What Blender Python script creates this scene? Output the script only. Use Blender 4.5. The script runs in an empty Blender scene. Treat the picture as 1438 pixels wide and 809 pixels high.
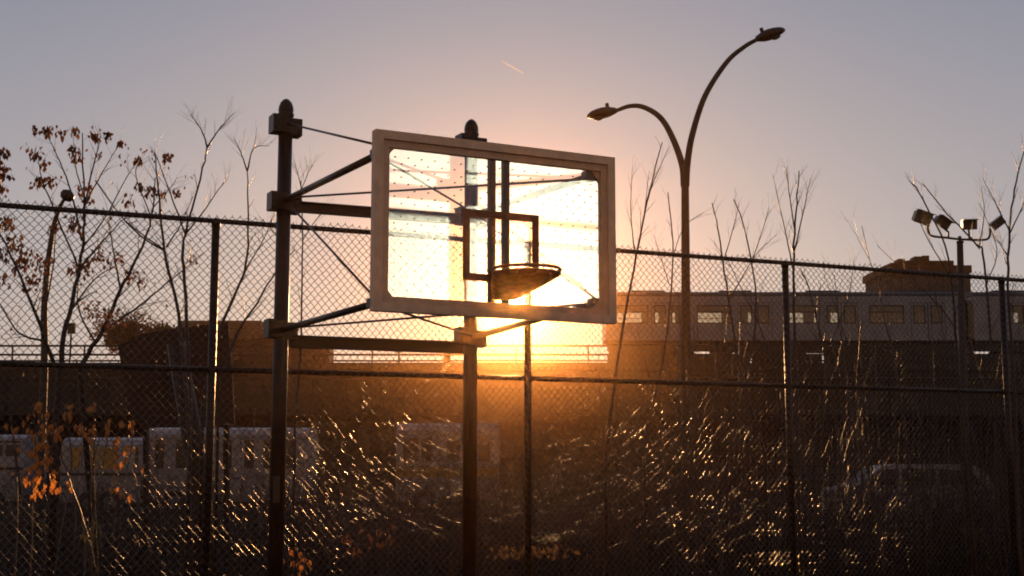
import bpy, math, random
from mathutils import Vector as V
random.seed(7)
R = math.radians
C = bpy.context.scene.collection
S = bpy.context.scene
# ------------------------------------------------------------------ camera
F, HY, EYE = 1850.0, 650.0, 1.75
TH = math.atan((HY-404.5)/F)
cam = bpy.data.cameras.new('camera'); cam.lens = 36*F/1438; cam.clip_end = 9000; cam.clip_start = .05
co = bpy.data.objects.new('camera', cam); C.objects.link(co); S.camera = co
co.location = (0, 0, EYE); co.rotation_euler = (math.pi/2+TH, 0, 0)
def ray(px, py):
    dx = (px-719)/F; dy = (404.5-py)/F
    return V((dx, math.cos(TH)-dy*math.sin(TH), math.sin(TH)+dy*math.cos(TH)))
def at(px, py, Y):
    r = ray(px, py); return V((r.x*Y/r.y, Y, EYE+r.z*Y/r.y))
def zed(py, Y): return at(719, py, Y).z
# ------------------------------------------------------------------ sky, sun, exposure
SUNPX = (722, 425)
sd = ray(*SUNPX).normalized()
SUN_EL = math.asin(sd.z); SUN_AZ = math.atan2(sd.x, sd.y)
w = bpy.data.worlds.new('World'); S.world = w; w.use_nodes = True
nt = w.node_tree; N = nt.nodes; L = nt.links; N.clear()
def nd(t, **k):
    n = N.new(t)
    for a, b in k.items(): setattr(n, a, b)
    return n
tc = nd('ShaderNodeTexCoord')
sep = nd('ShaderNodeSeparateXYZ'); L.new(tc.outputs['Generated'], sep.inputs[0])
rampz = nd('ShaderNodeValToRGB'); L.new(sep.outputs['Z'], rampz.inputs[0])
cr = rampz.color_ramp; cr.elements[0].position = 0.0; cr.elements[0].color = (.62, .47, .39, 1)
cr.elements[1].position = 1.0; cr.elements[1].color = (.12, .14, .21, 1)
for p, c in ((.06, (.55, .45, .42)), (.11, (.49, .43, .42)), (.165, (.42, .395, .41)), (.24, (.355, .345, .38)), (.33, (.27, .285, .35)), (.55, (.20, .22, .29))):
    e = cr.elements.new(p); e.color = (*c, 1)
dot = nd('ShaderNodeVectorMath', operation='DOT_PRODUCT'); L.new(tc.outputs['Generated'], dot.inputs[0]); dot.inputs[1].default_value = sd
# the sky dims away from the sunset
rampa = nd('ShaderNodeMapRange'); L.new(dot.outputs['Value'], rampa.inputs[0])
rampa.inputs[1].default_value = -.6; rampa.inputs[2].default_value = 1; rampa.inputs[3].default_value = 0; rampa.inputs[4].default_value = 1.0
rampa.interpolation_type = 'SMOOTHSTEP'
tin = nd('ShaderNodeMix', data_type='RGBA'); L.new(rampa.outputs[0], tin.inputs[0]); tin.inputs[6].default_value = (.80, .50, .33, 1); tin.inputs[7].default_value = (.80, .84, .90, 1)
mul = nd('ShaderNodeVectorMath', operation='MULTIPLY'); L.new(rampz.outputs[0], mul.inputs[0]); L.new(tin.outputs[2], mul.inputs[1])
def power(n):
    m = nd('ShaderNodeMath', operation='MAXIMUM'); L.new(dot.outputs['Value'], m.inputs[0]); m.inputs[1].default_value = 0
    q = nd('ShaderNodeMath', operation='POWER'); L.new(m.outputs[0], q.inputs[0]); q.inputs[1].default_value = n
    return q.outputs[0]
acc = mul.outputs[0]
for n_, col, s in ((26, (1, .55, .38), .07), ):
    sc = nd('ShaderNodeVectorMath', operation='SCALE'); sc.inputs[0].default_value = col
    mm = nd('ShaderNodeMath', operation='MULTIPLY'); L.new(power(n_), mm.inputs[0]); mm.inputs[1].default_value = s
    L.new(mm.outputs[0], sc.inputs[3])
    ad = nd('ShaderNodeVectorMath', operation='ADD'); L.new(acc, ad.inputs[0]); L.new(sc.outputs[0], ad.inputs[1]); acc = ad.outputs[0]
# the sun's own disc
ds = nd('ShaderNodeMapRange'); L.new(dot.outputs['Value'], ds.inputs[0])
ds.inputs[1].default_value = math.cos(R(.36)); ds.inputs[2].default_value = math.cos(R(.25)); ds.inputs[3].default_value = 0; ds.inputs[4].default_value = 60
sc = nd('ShaderNodeVectorMath', operation='SCALE'); sc.inputs[0].default_value = (1, .85, .6); L.new(ds.outputs[0], sc.inputs[3])
ad = nd('ShaderNodeVectorMath', operation='ADD'); L.new(acc, ad.inputs[0]); L.new(sc.outputs[0], ad.inputs[1]); acc = ad.outputs[0]
bg1 = nd('ShaderNodeBackground'); L.new(acc, bg1.inputs[0]); bg1.inputs[1].default_value = 1.0
sky = nd('ShaderNodeTexSky', sky_type='NISHITA', sun_disc=False, sun_elevation=SUN_EL, sun_rotation=SUN_AZ, dust_density=2.0, air_density=1.0)
bg2 = nd('ShaderNodeBackground'); L.new(sky.outputs[0], bg2.inputs[0]); bg2.inputs[1].default_value = .008
add = nd('ShaderNodeAddShader'); L.new(bg1.outputs[0], add.inputs[0]); L.new(bg2.outputs[0], add.inputs[1])
out = nd('ShaderNodeOutputWorld'); L.new(add.outputs[0], out.inputs[0])
sl = bpy.data.lights.new('sun', 'SUN'); sl.energy = 5.0; sl.angle = R(.53); sl.color = (1, .50, .19)
so = bpy.data.objects.new('sun', sl); C.objects.link(so); so.rotation_euler = (-sd).to_track_quat('-Z', 'Y').to_euler()
S.view_settings.view_transform = 'Standard'; S.view_settings.look = 'None'; S.view_settings.exposure = 0; S.view_settings.gamma = 1
S.view_settings.use_curve_mapping = False
S.cycles.filter_width = 1.9; S.cycles.use_denoising = True; S.cycles.max_bounces = 8; S.cycles.transparent_max_bounces = 24; S.cycles.volume_bounces = 0
S.cycles.sample_clamp_indirect = 6; S.cycles.caustics_reflective = False; S.cycles.caustics_refractive = False

# ------------------------------------------------------------------ materials
M = {}
def mat(name, col, rough=.6, metal=0., var=.25, scale=6., bump=.0, spec=.5, col2=None, trans=0., detail=6):
    m = bpy.data.materials.new(name); m.use_nodes = True; t = m.node_tree; b = t.nodes['Principled BSDF']; l = t.links
    b.inputs['Roughness'].default_value = rough; b.inputs['Metallic'].default_value = metal; b.inputs['Specular IOR Level'].default_value = spec
    g = t.nodes.new('ShaderNodeTexCoord'); no = t.nodes.new('ShaderNodeTexNoise'); no.inputs['Scale'].default_value = scale; no.inputs['Detail'].default_value = detail
    l.new(g.outputs['Object'], no.inputs['Vector'])
    r = t.nodes.new('ShaderNodeValToRGB'); l.new(no.outputs['Fac'], r.inputs[0])
    c2 = col2 or tuple(c*(1-var) for c in col)
    r.color_ramp.elements[0].position = .35; r.color_ramp.elements[0].color = (*c2, 1)
    r.color_ramp.elements[1].position = .68; r.color_ramp.elements[1].color = (*[min(1, c*(1+var*.6)) for c in col], 1)
    l.new(r.outputs[0], b.inputs['Base Color'])
    if bump:
        n2 = t.nodes.new('ShaderNodeTexNoise'); n2.inputs['Scale'].default_value = scale*7; l.new(g.outputs['Object'], n2.inputs['Vector'])
        bp = t.nodes.new('ShaderNodeBump'); bp.inputs['Strength'].default_value = bump; bp.inputs['Distance'].default_value = .02
        l.new(n2.outputs['Fac'], bp.inputs['Height']); l.new(bp.outputs[0], b.inputs['Normal'])
    if trans:
        tr = t.nodes.new('ShaderNodeBsdfTranslucent'); l.new(r.outputs[0], tr.inputs[0])
        mx = t.nodes.new('ShaderNodeMixShader'); mx.inputs[0].default_value = trans
        l.new(b.outputs[0], mx.inputs[1]); l.new(tr.outputs[0], mx.inputs[2]); l.new(mx.outputs[0], t.nodes['Material Output'].inputs[0])
    M[name] = m; return m
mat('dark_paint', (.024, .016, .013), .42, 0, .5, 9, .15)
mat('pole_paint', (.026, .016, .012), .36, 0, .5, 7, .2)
mat('fence_rail', (.018, .013, .011), .38, 0, .4, 12, .1)
mat('wire', (.045, .038, .032), .33, .0, .3, 30, 0, .9)
mat('frame_wood', (.93, .76, .58), .6, 0, .12, 14, .3)
mat('frame_inner', (.80, .62, .46), .6, 0, .12, 14, .3)
mat('rim_steel', (.42, .17, .07), .75, 0, .4, 20, .1)
mat('target_tape', (.22, .11, .06), .6, 0, .2, 20)
mat('grey_steel', (.045, .042, .042), .4, .4, .4, 6, .1)
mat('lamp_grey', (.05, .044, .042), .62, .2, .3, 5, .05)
mat('bark', (.035, .023, .018), .5, 0, .5, 25, .4)
mat('pale_bark', (.06, .040, .030), .42, 0, .5, 25, .3)
mat('leaf_orange', (.64, .27, .06), .5, 0, .5, 9, 0, .4, (.38, .11, .03), .62)
mat('leaf_brown', (.22, .10, .05), .6, 0, .5, 9, 0, .3, (.08, .04, .02), .4)
mat('leaf_glint', (.32, .18, .05), .4, 0, .4, 9, 0, .5, (.15, .09, .03), .5)  # gold of a glint on the ground, put into a leaf colour
mat('leaf_green', (.09, .09, .03), .6, 0, .5, 9, 0, .3, (.04, .05, .02), .3)
mat('weeds', (.024, .016, .010), .58, 0, .5, 3, 0, .3, (.016, .014, .009), .1)
mat('soil', (.02, .016, .013), .9, 0, .5, .8, .5)
mat('asphalt', (.05, .048, .047), .85, 0, .35, 3, .4)
mat('girder', (.028, .025, .019), .6, 0, .5, .8, .1)
mat('concrete', (.07, .065, .06), .85, 0, .3, 1.2, .2)
mat('stainless', (.25, .30, .37), .42, .45, .15, 1.5, .02)
mat('train_roof', (.06, .075, .10), .6, .2, .3, 1.5)
mat('black_rubber', (.02, .02, .02), .8)
mat('undergear', (.015, .014, .013), .7, .2, .4, 4)
mat('brick', (.075, .042, .032), .9, 0, .35, 1.4, .2)
mat('brick_dark', (.045, .03, .025), .9, 0, .35, 1.4, .2)
mat('stucco', (.13, .10, .08), .9, 0, .25, .5, .1)
mat('white_paint', (.34, .36, .40), .4, 0, .3, 1.3)
mat('yellow_paint', (.42, .28, .06), .45, 0, .3, 2)
mat('board_brown', (.07, .036, .026), .8, 0, .35, 1.3, .2)
mat('dark_glass', (.02, .022, .026), .12, 0, .1, 2)
mat('lens_glass', (.08, .08, .08), .55, 0, .1, 8)
mat('sticker', (.06, .05, .042), .5, 0, .3, 30)
mat('contrail', (.97, .97, .97), .9, 0, .02, 1, 0, .1, None, .9)
def special():
    # hazy scratched acrylic: a clear slab with a fine scattering body
    m = bpy.data.materials.new('acrylic'); m.use_nodes = True; t = m.node_tree; t.nodes.clear(); l = t.links
    o = t.nodes.new('ShaderNodeOutputMaterial'); tr = t.nodes.new('ShaderNodeBsdfTransparent'); gl = t.nodes.new('ShaderNodeBsdfGlossy'); gl.inputs['Roughness'].default_value = .15
    mx = t.nodes.new('ShaderNodeMixShader'); mx.inputs[0].default_value = .05
    l.new(tr.outputs[0], mx.inputs[1]); l.new(gl.outputs[0], mx.inputs[2]); l.new(mx.outputs[0], o.inputs['Surface'])
    v = t.nodes.new('ShaderNodeVolumeScatter'); v.inputs['Color'].default_value = (.24, .50, 1, 1); v.inputs['Density'].default_value = 11; v.inputs['Anisotropy'].default_value = .88
    l.new(v.outputs[0], o.inputs['Volume']); M['acrylic'] = m
    m = bpy.data.materials.new('window_glass'); m.use_nodes = True; t = m.node_tree; t.nodes.clear(); l = t.links
    o = t.nodes.new('ShaderNodeOutputMaterial'); tr = t.nodes.new('ShaderNodeBsdfTransparent'); tr.inputs[0].default_value = (.85, .85, .80, 1)
    gl = t.nodes.new('ShaderNodeBsdfGlossy'); gl.inputs['Roughness'].default_value = .05; mx = t.nodes.new('ShaderNodeMixShader'); mx.inputs[0].default_value = .08
    l.new(tr.outputs[0], mx.inputs[1]); l.new(gl.outputs[0], mx.inputs[2]); l.new(mx.outputs[0], o.inputs['Surface']); M['window_glass'] = m
    m = bpy.data.materials.new('water'); m.use_nodes = True; b = m.node_tree.nodes['Principled BSDF']; b.inputs['Base Color'].default_value = (.03, .025, .02, 1); b.inputs['Roughness'].default_value = .12
    M['water'] = m
    m = bpy.data.materials.new('haze'); m.use_nodes = True; t = m.node_tree; t.nodes.clear()
    o = t.nodes.new('ShaderNodeOutputMaterial'); v = t.nodes.new('ShaderNodeVolumePrincipled'); v.inputs['Color'].default_value = (1, .57, .23, 1)
    v.inputs['Density'].default_value = .00056; v.inputs['Anisotropy'].default_value = .981; t.links.new(v.outputs[0], o.inputs['Volume']); M['haze'] = m
special()
def see_through(name, f):
    t = M[name].node_tree; o = t.nodes['Material Output']; src = o.inputs['Surface'].links[0].from_socket
    tr = t.nodes.new('ShaderNodeBsdfTransparent'); mx = t.nodes.new('ShaderNodeMixShader'); mx.inputs[0].default_value = f
    t.links.new(src, mx.inputs[1]); t.links.new(tr.outputs[0], mx.inputs[2]); t.links.new(mx.outputs[0], o.inputs['Surface'])
see_through('contrail', .6)

# ------------------------------------------------------------------ geometry helpers
class G:
    def __init__(s): s.v = []; s.f = []
    def add(s, vs, fs):
        n = len(s.v); s.v += [tuple(p) for p in vs]; s.f += [tuple(i+n for i in f) for f in fs]; return s
    def bar(s, a, b, w_, h_, up=V((0, 0, 1)), ch=0):
        """a bar of width w_ (sideways) and height h_ (along up) from a to b; ch chamfers its edges"""
        a, b = V(a), V(b); d = (b-a).normalized(); sdv = d.cross(up)
        if sdv.length < 1e-4: sdv = V((1, 0, 0))
        sdv.normalize(); u = sdv.cross(d).normalized(); x, y = w_/2, h_/2
        if ch:
            c = min(ch, x*.9, y*.9); pr = [(-x+c, -y), (x-c, -y), (x, -y+c), (x, y-c), (x-c, y), (-x+c, y), (-x, y-c), (-x, -y+c)]
        else: pr = [(-x, -y), (x, -y), (x, y), (-x, y)]
        n = len(pr); vs = [p+sdv*q[0]+u*q[1] for p in (a, b) for q in pr]
        return s.add(vs, [tuple(range(n-1, -1, -1)), tuple(range(n, 2*n))]+[(i, (i+1) % n, n+(i+1) % n, n+i) for i in range(n)])
    def box(s, x0, x1, y0, y1, z0, z1):
        return s.add([(x, y, z) for z in (z0, z1) for x, y in ((x0, y0), (x1, y0), (x1, y1), (x0, y1))],
                     [(3, 2, 1, 0), (4, 5, 6, 7), (0, 1, 5, 4), (1, 2, 6, 5), (2, 3, 7, 6), (3, 0, 4, 7)])
    def tube(s, pts, rad, n=6, cap=True):
        pts = [V(p) for p in pts]; k = len(pts)
        rr = rad if isinstance(rad, (list, tuple)) else [rad]*k
        pu = None; vs = []
        for i, p in enumerate(pts):
            d = (pts[min(i+1, k-1)]-pts[max(i-1, 0)])
            if d.length < 1e-9: d = V((0, 0, 1))
            d.normalize()
            if pu is None: pu = d.orthogonal().normalized()
            u = (pu-d*pu.dot(d))
            if u.length < 1e-5: u = d.orthogonal()
            u.normalize(); pu = u; q = d.cross(u)
            for j in range(n):
                a = 2*math.pi*j/n; vs.append(p+(u*math.cos(a)+q*math.sin(a))*rr[i])
        fs = [(i*n+j, i*n+(j+1) % n, (i+1)*n+(j+1) % n, (i+1)*n+j) for i in range(k-1) for j in range(n)]
        if cap: fs += [tuple(range(n-1, -1, -1)), tuple((k-1)*n+j for j in range(n))]
        return s.add(vs, fs)
    def lathe(s, c, prof, n=20, ax=V((0, 0, 1))):
        c = V(c); ax = V(ax).normalized(); return s.tube_prof(c, prof, n, ax)
    def tube_prof(s, c, prof, n, ax):
        u = ax.orthogonal().normalized(); q = ax.cross(u); vs = []
        for r_, h in prof:
            for j in range(n):
                a = 2*math.pi*j/n; vs.append(c+ax*h+(u*math.cos(a)+q*math.sin(a))*max(r_, 1e-4))
        k = len(prof); fs = [(i*n+j, i*n+(j+1) % n, (i+1)*n+(j+1) % n, (i+1)*n+j) for i in range(k-1) for j in range(n)]
        fs += [tuple(range(n-1, -1, -1)), tuple((k-1)*n+j for j in range(n))]
        return s.add(vs, fs)
    def prism(s, poly, off):
        """a planar outline (3D points) extruded by the vector off"""
        n = len(poly); off = V(off); vs = [V(p) for p in poly]+[V(p)+off for p in poly]
        return s.add(vs, [tuple(range(n-1, -1, -1)), tuple(range(n, 2*n))]+[(i, (i+1) % n, n+(i+1) % n, n+i) for i in range(n)])
ORG = {}
def empty(name, loc, label, cat, group=None):
    o = bpy.data.objects.new(name, None); C.objects.link(o); o.location = loc; o.empty_display_size = .2
    o['label'] = label; o['category'] = cat
    if group: o['group'] = group
    ORG[o.name] = V(loc); return o
def link(name, me, parent=None):
    o = bpy.data.objects.new(name, me); C.objects.link(o)
    if parent: o.parent = parent
    return o
import bmesh
def fixn(me):
    bm = bmesh.new(); bm.from_mesh(me); bmesh.ops.recalc_face_normals(bm, faces=bm.faces); bm.to_mesh(me); bm.free()
def part(name, g, m, parent=None, smooth=False, label=None, kind=None, local=False):
    """g holds world coordinates (local=True: its own, about the parent's origin)"""
    org = ORG.get(parent.name, V((0, 0, 0))) if parent and not local else V((0, 0, 0))
    me = bpy.data.meshes.new(name); me.from_pydata([(p[0]-org.x, p[1]-org.y, p[2]-org.z) for p in g.v], [], g.f); me.materials.append(M[m])
    if len(g.f) < 6000 and kind != 'stuff': fixn(me)
    if smooth: me.shade_smooth()
    o = link(name, me, parent); ORG[o.name] = org
    if label: o['label'] = label
    if kind: o['kind'] = kind
    return o
def tag(o, label, cat, group=None):
    o['label'] = label; o['category'] = cat
    if group: o['group'] = group
    return o
def inst(src, loc, parent, name=None, rot=None, scale=None):
    o = src.copy(); C.objects.link(o); o.parent = parent; o.location = loc
    if rot: o.rotation_euler = rot
    if scale: o.scale = (scale,)*3
    return o

# ------------------------------------------------------------------ ground
g = G(); g.add([(-3000, 13.2, 0), (3000, 13.2, 0), (3000, 4000, 0), (-3000, 4000, 0), (-3000, -600, 0), (3000, -600, 0)], [(0, 1, 2, 3), (4, 5, 1, 0)])
o = part('ground', g, 'soil'); o['kind'] = 'structure'
g = G(); g.box(-16, 16, -8, 11.0, -.2, .004)
o = part('court_asphalt', g, 'asphalt'); o['kind'] = 'structure'
g = G(); g.box(-200, 200, 31, 58, -.2, .006)
o = part('road', g, 'asphalt'); o['kind'] = 'structure'

# ------------------------------------------------------------------ chain link fence
E = V((math.sin(R(66)), math.cos(R(66)), 0)); NE = V((-E.y, E.x, 0))
Y0 = 12.76
def fence_s(px):                         # where along the fence a pixel column falls (at mid height)
    k = (px-719)/F; return k*Y0/(E.x-k*E.y)
def FP(s, z, b=0): return V((0, Y0, 0))+E*s+NE*b+V((0, 0, z))
BAY = 3.06; S0 = fence_s(297)
ZT = zed(312, FP(S0, 0).y)+.01; ZM = zed(519, FP(S0, 0).y)
fence = empty('chain_link_fence', FP(S0, 0), 'tall dark chain-link fence running behind the basketball hoop', 'fence')
k0, k1 = -2, 5
g = G()
g.tube([(0, 0, 0), (0, 0, ZT-.02)], .036, 14); g.lathe((0, 0, ZT-.02), [(.041, -.03), (.041, .02), (.02, .045), (.0, .05)], 14)
post0 = None
for k in range(k0, k1+1):
    if post0 is None:
        post0 = part('post', g, 'fence_rail', fence, True, local=True); post0.location = E*(k*BAY)
    else: inst(post0, E*(k*BAY), fence)
gt = G(); gt.tube([E*.0, E*BAY], .024, 10)
for nm, z in (('top_rail', ZT+.0), ('middle_rail', ZM)):
    r0 = part(nm, gt, 'fence_rail', fence, True, local=True); r0.location = E*(k0*BAY)+V((0, 0, z))+NE*(-.0 if nm == 'top_rail' else .0)
    for k in range(k0+1, k1): inst(r0, E*(k*BAY)+V((0, 0, z)), fence)
# clamps where the rails meet the posts
gc = G(); gc.tube([E*-.045, E*.045], .031, 10)
cl = part('rail_clamp', gc, 'fence_rail', fence, True, local=True); cl.location = E*(k0*BAY)+V((0, 0, ZM))
for k in range(k0+1, k1+1): inst(cl, E*(k*BAY)+V((0, 0, ZM)), fence)
ty = G(); ty.tube([E*0+NE*(.03*math.cos(a_))+V((0, 0, .03*math.sin(a_))) for a_ in [k*.785 for k in range(9)]], .004, 5, False)
t_0 = None
for k in range(k0, k1):
    for q in range(1, 6):
        for z in (ZT, ZM):
            lo = E*(k*BAY+q*BAY/6+.03*((q*7+k) % 3))+V((0, 0, z))
            if t_0 is None: t_0 = part('tie_wire', ty, 'wire', fence, local=True); t_0.location = lo
            else: inst(t_0, lo, fence)
# woven wire: flattened spirals hooked into one another
NW = 88; P = BAY/NW; HZ = P*1.10; rows = int((ZT+.045)/HZ)
g = G(); rw = .0029
for i in range(NW):
    pts = []
    for k in range(rows+1):
        right = (k+i) % 2; x = (i+right)*P; z = .03+k*HZ; sx = 1 if right else -1; dep = .0045*(1 if k % 2 else -1)
        jz = random.uniform(-.0038, .0038); xx = x+sx*.0015+random.uniform(-.001, .001)
        pts += [E*(xx-sx*.004)+NE*(-dep)+V((0, 0, z-HZ*.13+jz)), E*(xx+sx*.001)+V((0, 0, z+jz)), E*(xx-sx*.004)+NE*dep+V((0, 0, z+HZ*.13+jz))]
    # cut ends stand up above the top rail
    pts = [p_+NE*(.010*math.sin(math.pi*p_.dot(E)/BAY)*math.sin(p_.z*1.0+i*.03))+V((0, 0, math.sin(math.pi*p_.dot(E)/BAY)**.5*(.012*math.sin(4.7*p_.dot(E)+1.9*p_.z)+.009*math.sin(7.9*p_.dot(E)-3.3*p_.z)+.006*math.sin(13*p_.dot(E)+6.1*p_.z))) if 0 < p_.dot(E) < BAY else V((0, 0, 0))) for p_ in pts]
    g.tube(pts, rw, 5, False)
wm = part('chain_link', g, 'wire', fence, True, local=True, kind='stuff'); wm.location = E*(k0*BAY)+NE*(-.030)
for k in range(k0+1, k1): inst(wm, E*(k*BAY)+NE*(-.030), fence)

# ------------------------------------------------------------------ basketball hoop
BO = at(524, 309, 8.75); BO.z = 0
BE = at(862, 340, 9.60); BE.z = 0
D = (BE-BO).normalized(); NB = V((-D.y, D.x, 0)); BW = (BE-BO).length     # along the board, and away from the viewer
BC = BW/2+.025
zt, zb = zed(182, 8.75), zed(436.5, 8.75)
def B(u, v, b=0): return BO+D*u+V((0, 0, v))+NB*b
hoop = empty('basketball_hoop', B(BW/2, 0, 2.5), 'basketball backboard with pale frame and rim held by two dark poles', 'basketball hoop')
ft, fi = .060, .050       # outer band, inner band
# outer frame: four mitred rails
def rail(poly, m, nm, depth0, depth1, par=hoop):
    return part(nm, G().prism([B(u, v, depth0) for u, v in poly], NB*(depth1-depth0)), m, par)
def ring_rails(u0, u1, v0, v1, t, tb, m, nm, d0, d1, par=hoop):
    o_ = [(u0, v0), (u1, v0), (u1, v1), (u0, v1)]; i_ = [(u0+t, v0+tb), (u1-t, v0+tb), (u1-t, v1-t), (u0+t, v1-t)]; res = []
    for k in range(4):
        q = (k+1) % 4; res.append(rail([o_[k], o_[q], i_[q], i_[k]], m, nm, d0, d1, par))
    return res
ring_rails(0, BW, zb, zt, ft, .058, 'frame_wood', 'frame_rail', -.03, .045)
ring_rails(ft+.001, BW-ft-.001, zb+.059, zt-ft-.001, fi, .045, 'frame_inner', 'inner_frame', -.008, .04)
iu0, iu1, iv0, iv1 = ft+fi, BW-ft-fi, zb+.104, zt-ft-fi
for cu, cv, su, sv in ((iu0, iv0, 1, 1), (iu1, iv0, -1, 1), (iu1, iv1, -1, -1), (iu0, iv1, 1, -1)):
    s_ = .07 if su < 0 else .045
    rail([(cu-su*.02, cv-sv*.02), (cu+su*s_, cv-sv*.02), (cu+su*s_, cv), (cu, cv+sv*s_*1.15), (cu-su*.02, cv+sv*s_*1.15)][::1], 'frame_inner', 'corner_gusset', .012, .052)
part('acrylic_panel', G().prism([B(u, v, .016) for u, v in ((iu0-.03, iv0-.03), (iu1+.03, iv0-.03), (iu1+.03, iv1+.03), (iu0-.03, iv1+.03))], NB*.012), 'acrylic', hoop)
# small drilled perforations through the panel, in staggered rows
g = G(); row = 0; v = iv0+.05
while v < iv1-.02:
    u = iu0+.05+(row % 2)*.05
    while u < iu1-.02:
        g.tube_prof(B(u+random.uniform(-.002, .002), v, .013), [(.0046, 0), (.0046, .018)], 8, NB); u += .10
    v += .046; row += 1
part('perforations', g, 'dark_paint', hoop, kind='stuff')
# the shooter's square
zr = zed(380, 8.9)
su0, su1 = BC-.30, BC+.30; sv0 = zed(393, 9.05); sv1 = zed(292, 9.05)
ring_rails(su0, su1, sv0, sv1, .054, .054, 'target_tape', 'target_stripe', .008, .0145)
# twin uprights behind the panel carrying the rim
for du in (-.055, .055):
    part('upright', G().bar(B(BC+du, iv0-.06, .058), B(BC+du, iv1+.06, .058), .048, .05, NB, .004), 'dark_paint', hoop)
# rim
rc = B(BC, zr, -.375); RR = .229
def circ(r_, dz, n=48): return [rc+V((math.cos(2*math.pi*i/n)*r_, math.sin(2*math.pi*i/n)*r_, dz)) for i in range(n+1)]
rim = part('rim', G().tube(circ(RR, 0), .011, 10, False), 'rim_steel', hoop, True)
part('lower_ring', G().tube(circ(RR-.002, -.030), .009, 8, False), 'rim_steel', rim, True)
for i in range(12):
    a = 2*math.pi*(i+.5)/12
    part('net_hook', G().tube([rc+V((math.cos(a)*RR, math.sin(a)*RR, z_)) for z_ in (-.01, -.05)], .0055, 6), 'rim_steel', rim)
# flared shell under the rim tapering back to the board
g = G(); n = 28; vs = []; ring = []
back = B(BC, zr-.160, -.055)
for lvl in range(7):
    t = lvl/6; r_ = (RR-.004)*(1-t**1.25)+.075*t**1.25; c = rc.lerp(V((back.x, back.y, rc.z)), t**.95); zz = -.036-.128*t
    for j in range(n):
        a = 2*math.pi*j/n; vs.append(c+V((math.cos(a)*r_, math.sin(a)*r_, zz)))
fs = [(i*n+j, i*n+(j+1) % n, (i+1)*n+(j+1) % n, (i+1)*n+j) for i in range(6) for j in range(n)]+[tuple(6*n+j for j in range(n))]
g.add(vs, fs); sh = part('rim_shell', g, 'rim_steel', rim, True)
md = sh.modifiers.new('thick', 'SOLIDIFY'); md.thickness = .005
part('mounting_plate', G().bar(B(BC, zr-.165, -.004), B(BC, zr+.045, -.004), .17, .012, NB), 'rim_steel', rim)
# poles
pL = at(396, 400, 11.08); pR = at(661, 400, 11.76); pL.z = pR.z = 0
ztop = zed(163, 11.08)
zu, zl = zed(284, 11.08), zed(462, 11.08); zc = zed(176, 11.08)
for p in (pL, pR):
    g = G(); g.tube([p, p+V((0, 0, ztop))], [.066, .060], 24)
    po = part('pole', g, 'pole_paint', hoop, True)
    part('pole_cap', G().lathe(p+V((0, 0, ztop)), [(.066, -.01), (.070, .0), (.070, .02), (.058, .026), (.066, .04), (.064, .075), (.050, .115), (.026, .143), (.008, .152), (.0, .153)], 20), 'pole_paint', po, True)
    for z in (zc, zu, zl):
        dz = .075
        part('collar', G().bar(p-D*.13+V((0, 0, z)), p+D*.02+V((0, 0, z)), .15, .155, ch=.004), 'pole_paint', po)
        part('collar_flange', G().bar(p+D*.022+V((0, 0, z-.02)), p+D*.13+V((0, 0, z-.02)), .13, .15, ch=.004), 'pole_paint', po)
        for q in (-.10, .10):
            for e in (-.045, .045):
                part('bolt', G().tube_prof(p+D*q+V((0, 0, z+e-(.02 if q > 0 else 0)))-NB*.075, [(.011, 0), (.011, -.012), (.006, -.013), (.006, -.02)], 6, NB), 'grey_steel', po)
    part('base_plate', G().lathe(p, [(.15, .005), (.15, .025), (.075, .03), (.075, .06)], 20), 'pole_paint', po)
g = G(); part('sticker', G().bar(at(388, 668, 11.0), at(388, 706, 11.0), .055, .012, V((0, -1, 0))), 'sticker', hoop)
# beams between the poles (steel channels)
for z, ph in ((zu, .085), (zl-.07, .10)):
    a, b = pL+V((0, 0, z-.035)), pR+V((0, 0, z-.035))
    be = part('cross_beam', G().bar(a+D*.07, b-D*.07, .012, ph), 'pole_paint', hoop)
    for s in (-1, 1): part('flange', G().bar(a+D*.07+V((0, 0, s*ph/2))-NB*.025, b-D*.07+V((0, 0, s*ph/2))-NB*.025, .06, .008), 'pole_paint', be)
# arms and rods
def arm(a, b, r_, nm='arm'): return part(nm, G().tube([a, b], r_, 12), 'pole_paint', hoop, True)
top_in, bot_in = zt-.10, zb+.06
cornL_t, cornL_b = B(.06, top_in-.05, .06), B(.05, bot_in, .06)
cornR_t, cornR_b = B(BW-.16, iv1-.03, .06), B(BW-.12, iv0+.05, .06)
for p, ct, cb in ((pL, cornL_t, cornL_b), (pR, cornR_t, cornR_b)):
    a_ = p-NB*.06
    arm(a_+V((0, 0, zu+.01)), ct, .027); arm(a_+V((0, 0, zl-.01)), cb, .025)
    arm(a_+V((0, 0, zc)), ct+V((0, 0, .06)), .009, 'tie_rod')
    arm(a_+V((0, 0, zu)), cb+V((0, 0, .03)), .009, 'brace_rod')
for p, q in ((pL, pR), (pR, pL)):
    tgt_t, tgt_b = (cornR_t, cornR_b) if p is pL else (cornL_t, cornL_b)
    arm(p-NB*.05+V((0, 0, zu+.03)), tgt_t-V((0, 0, .02)), .009, 'brace_rod')
    arm(p-NB*.05+V((0, 0, zl)), tgt_b, .009, 'brace_rod')
for c_ in (cornL_t, cornL_b, cornR_t, cornR_b): part('arm_bracket', G().bar(c_-NB*.03, c_+NB*.05, .10, .07, ch=.006), 'pole_paint', hoop)

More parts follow.
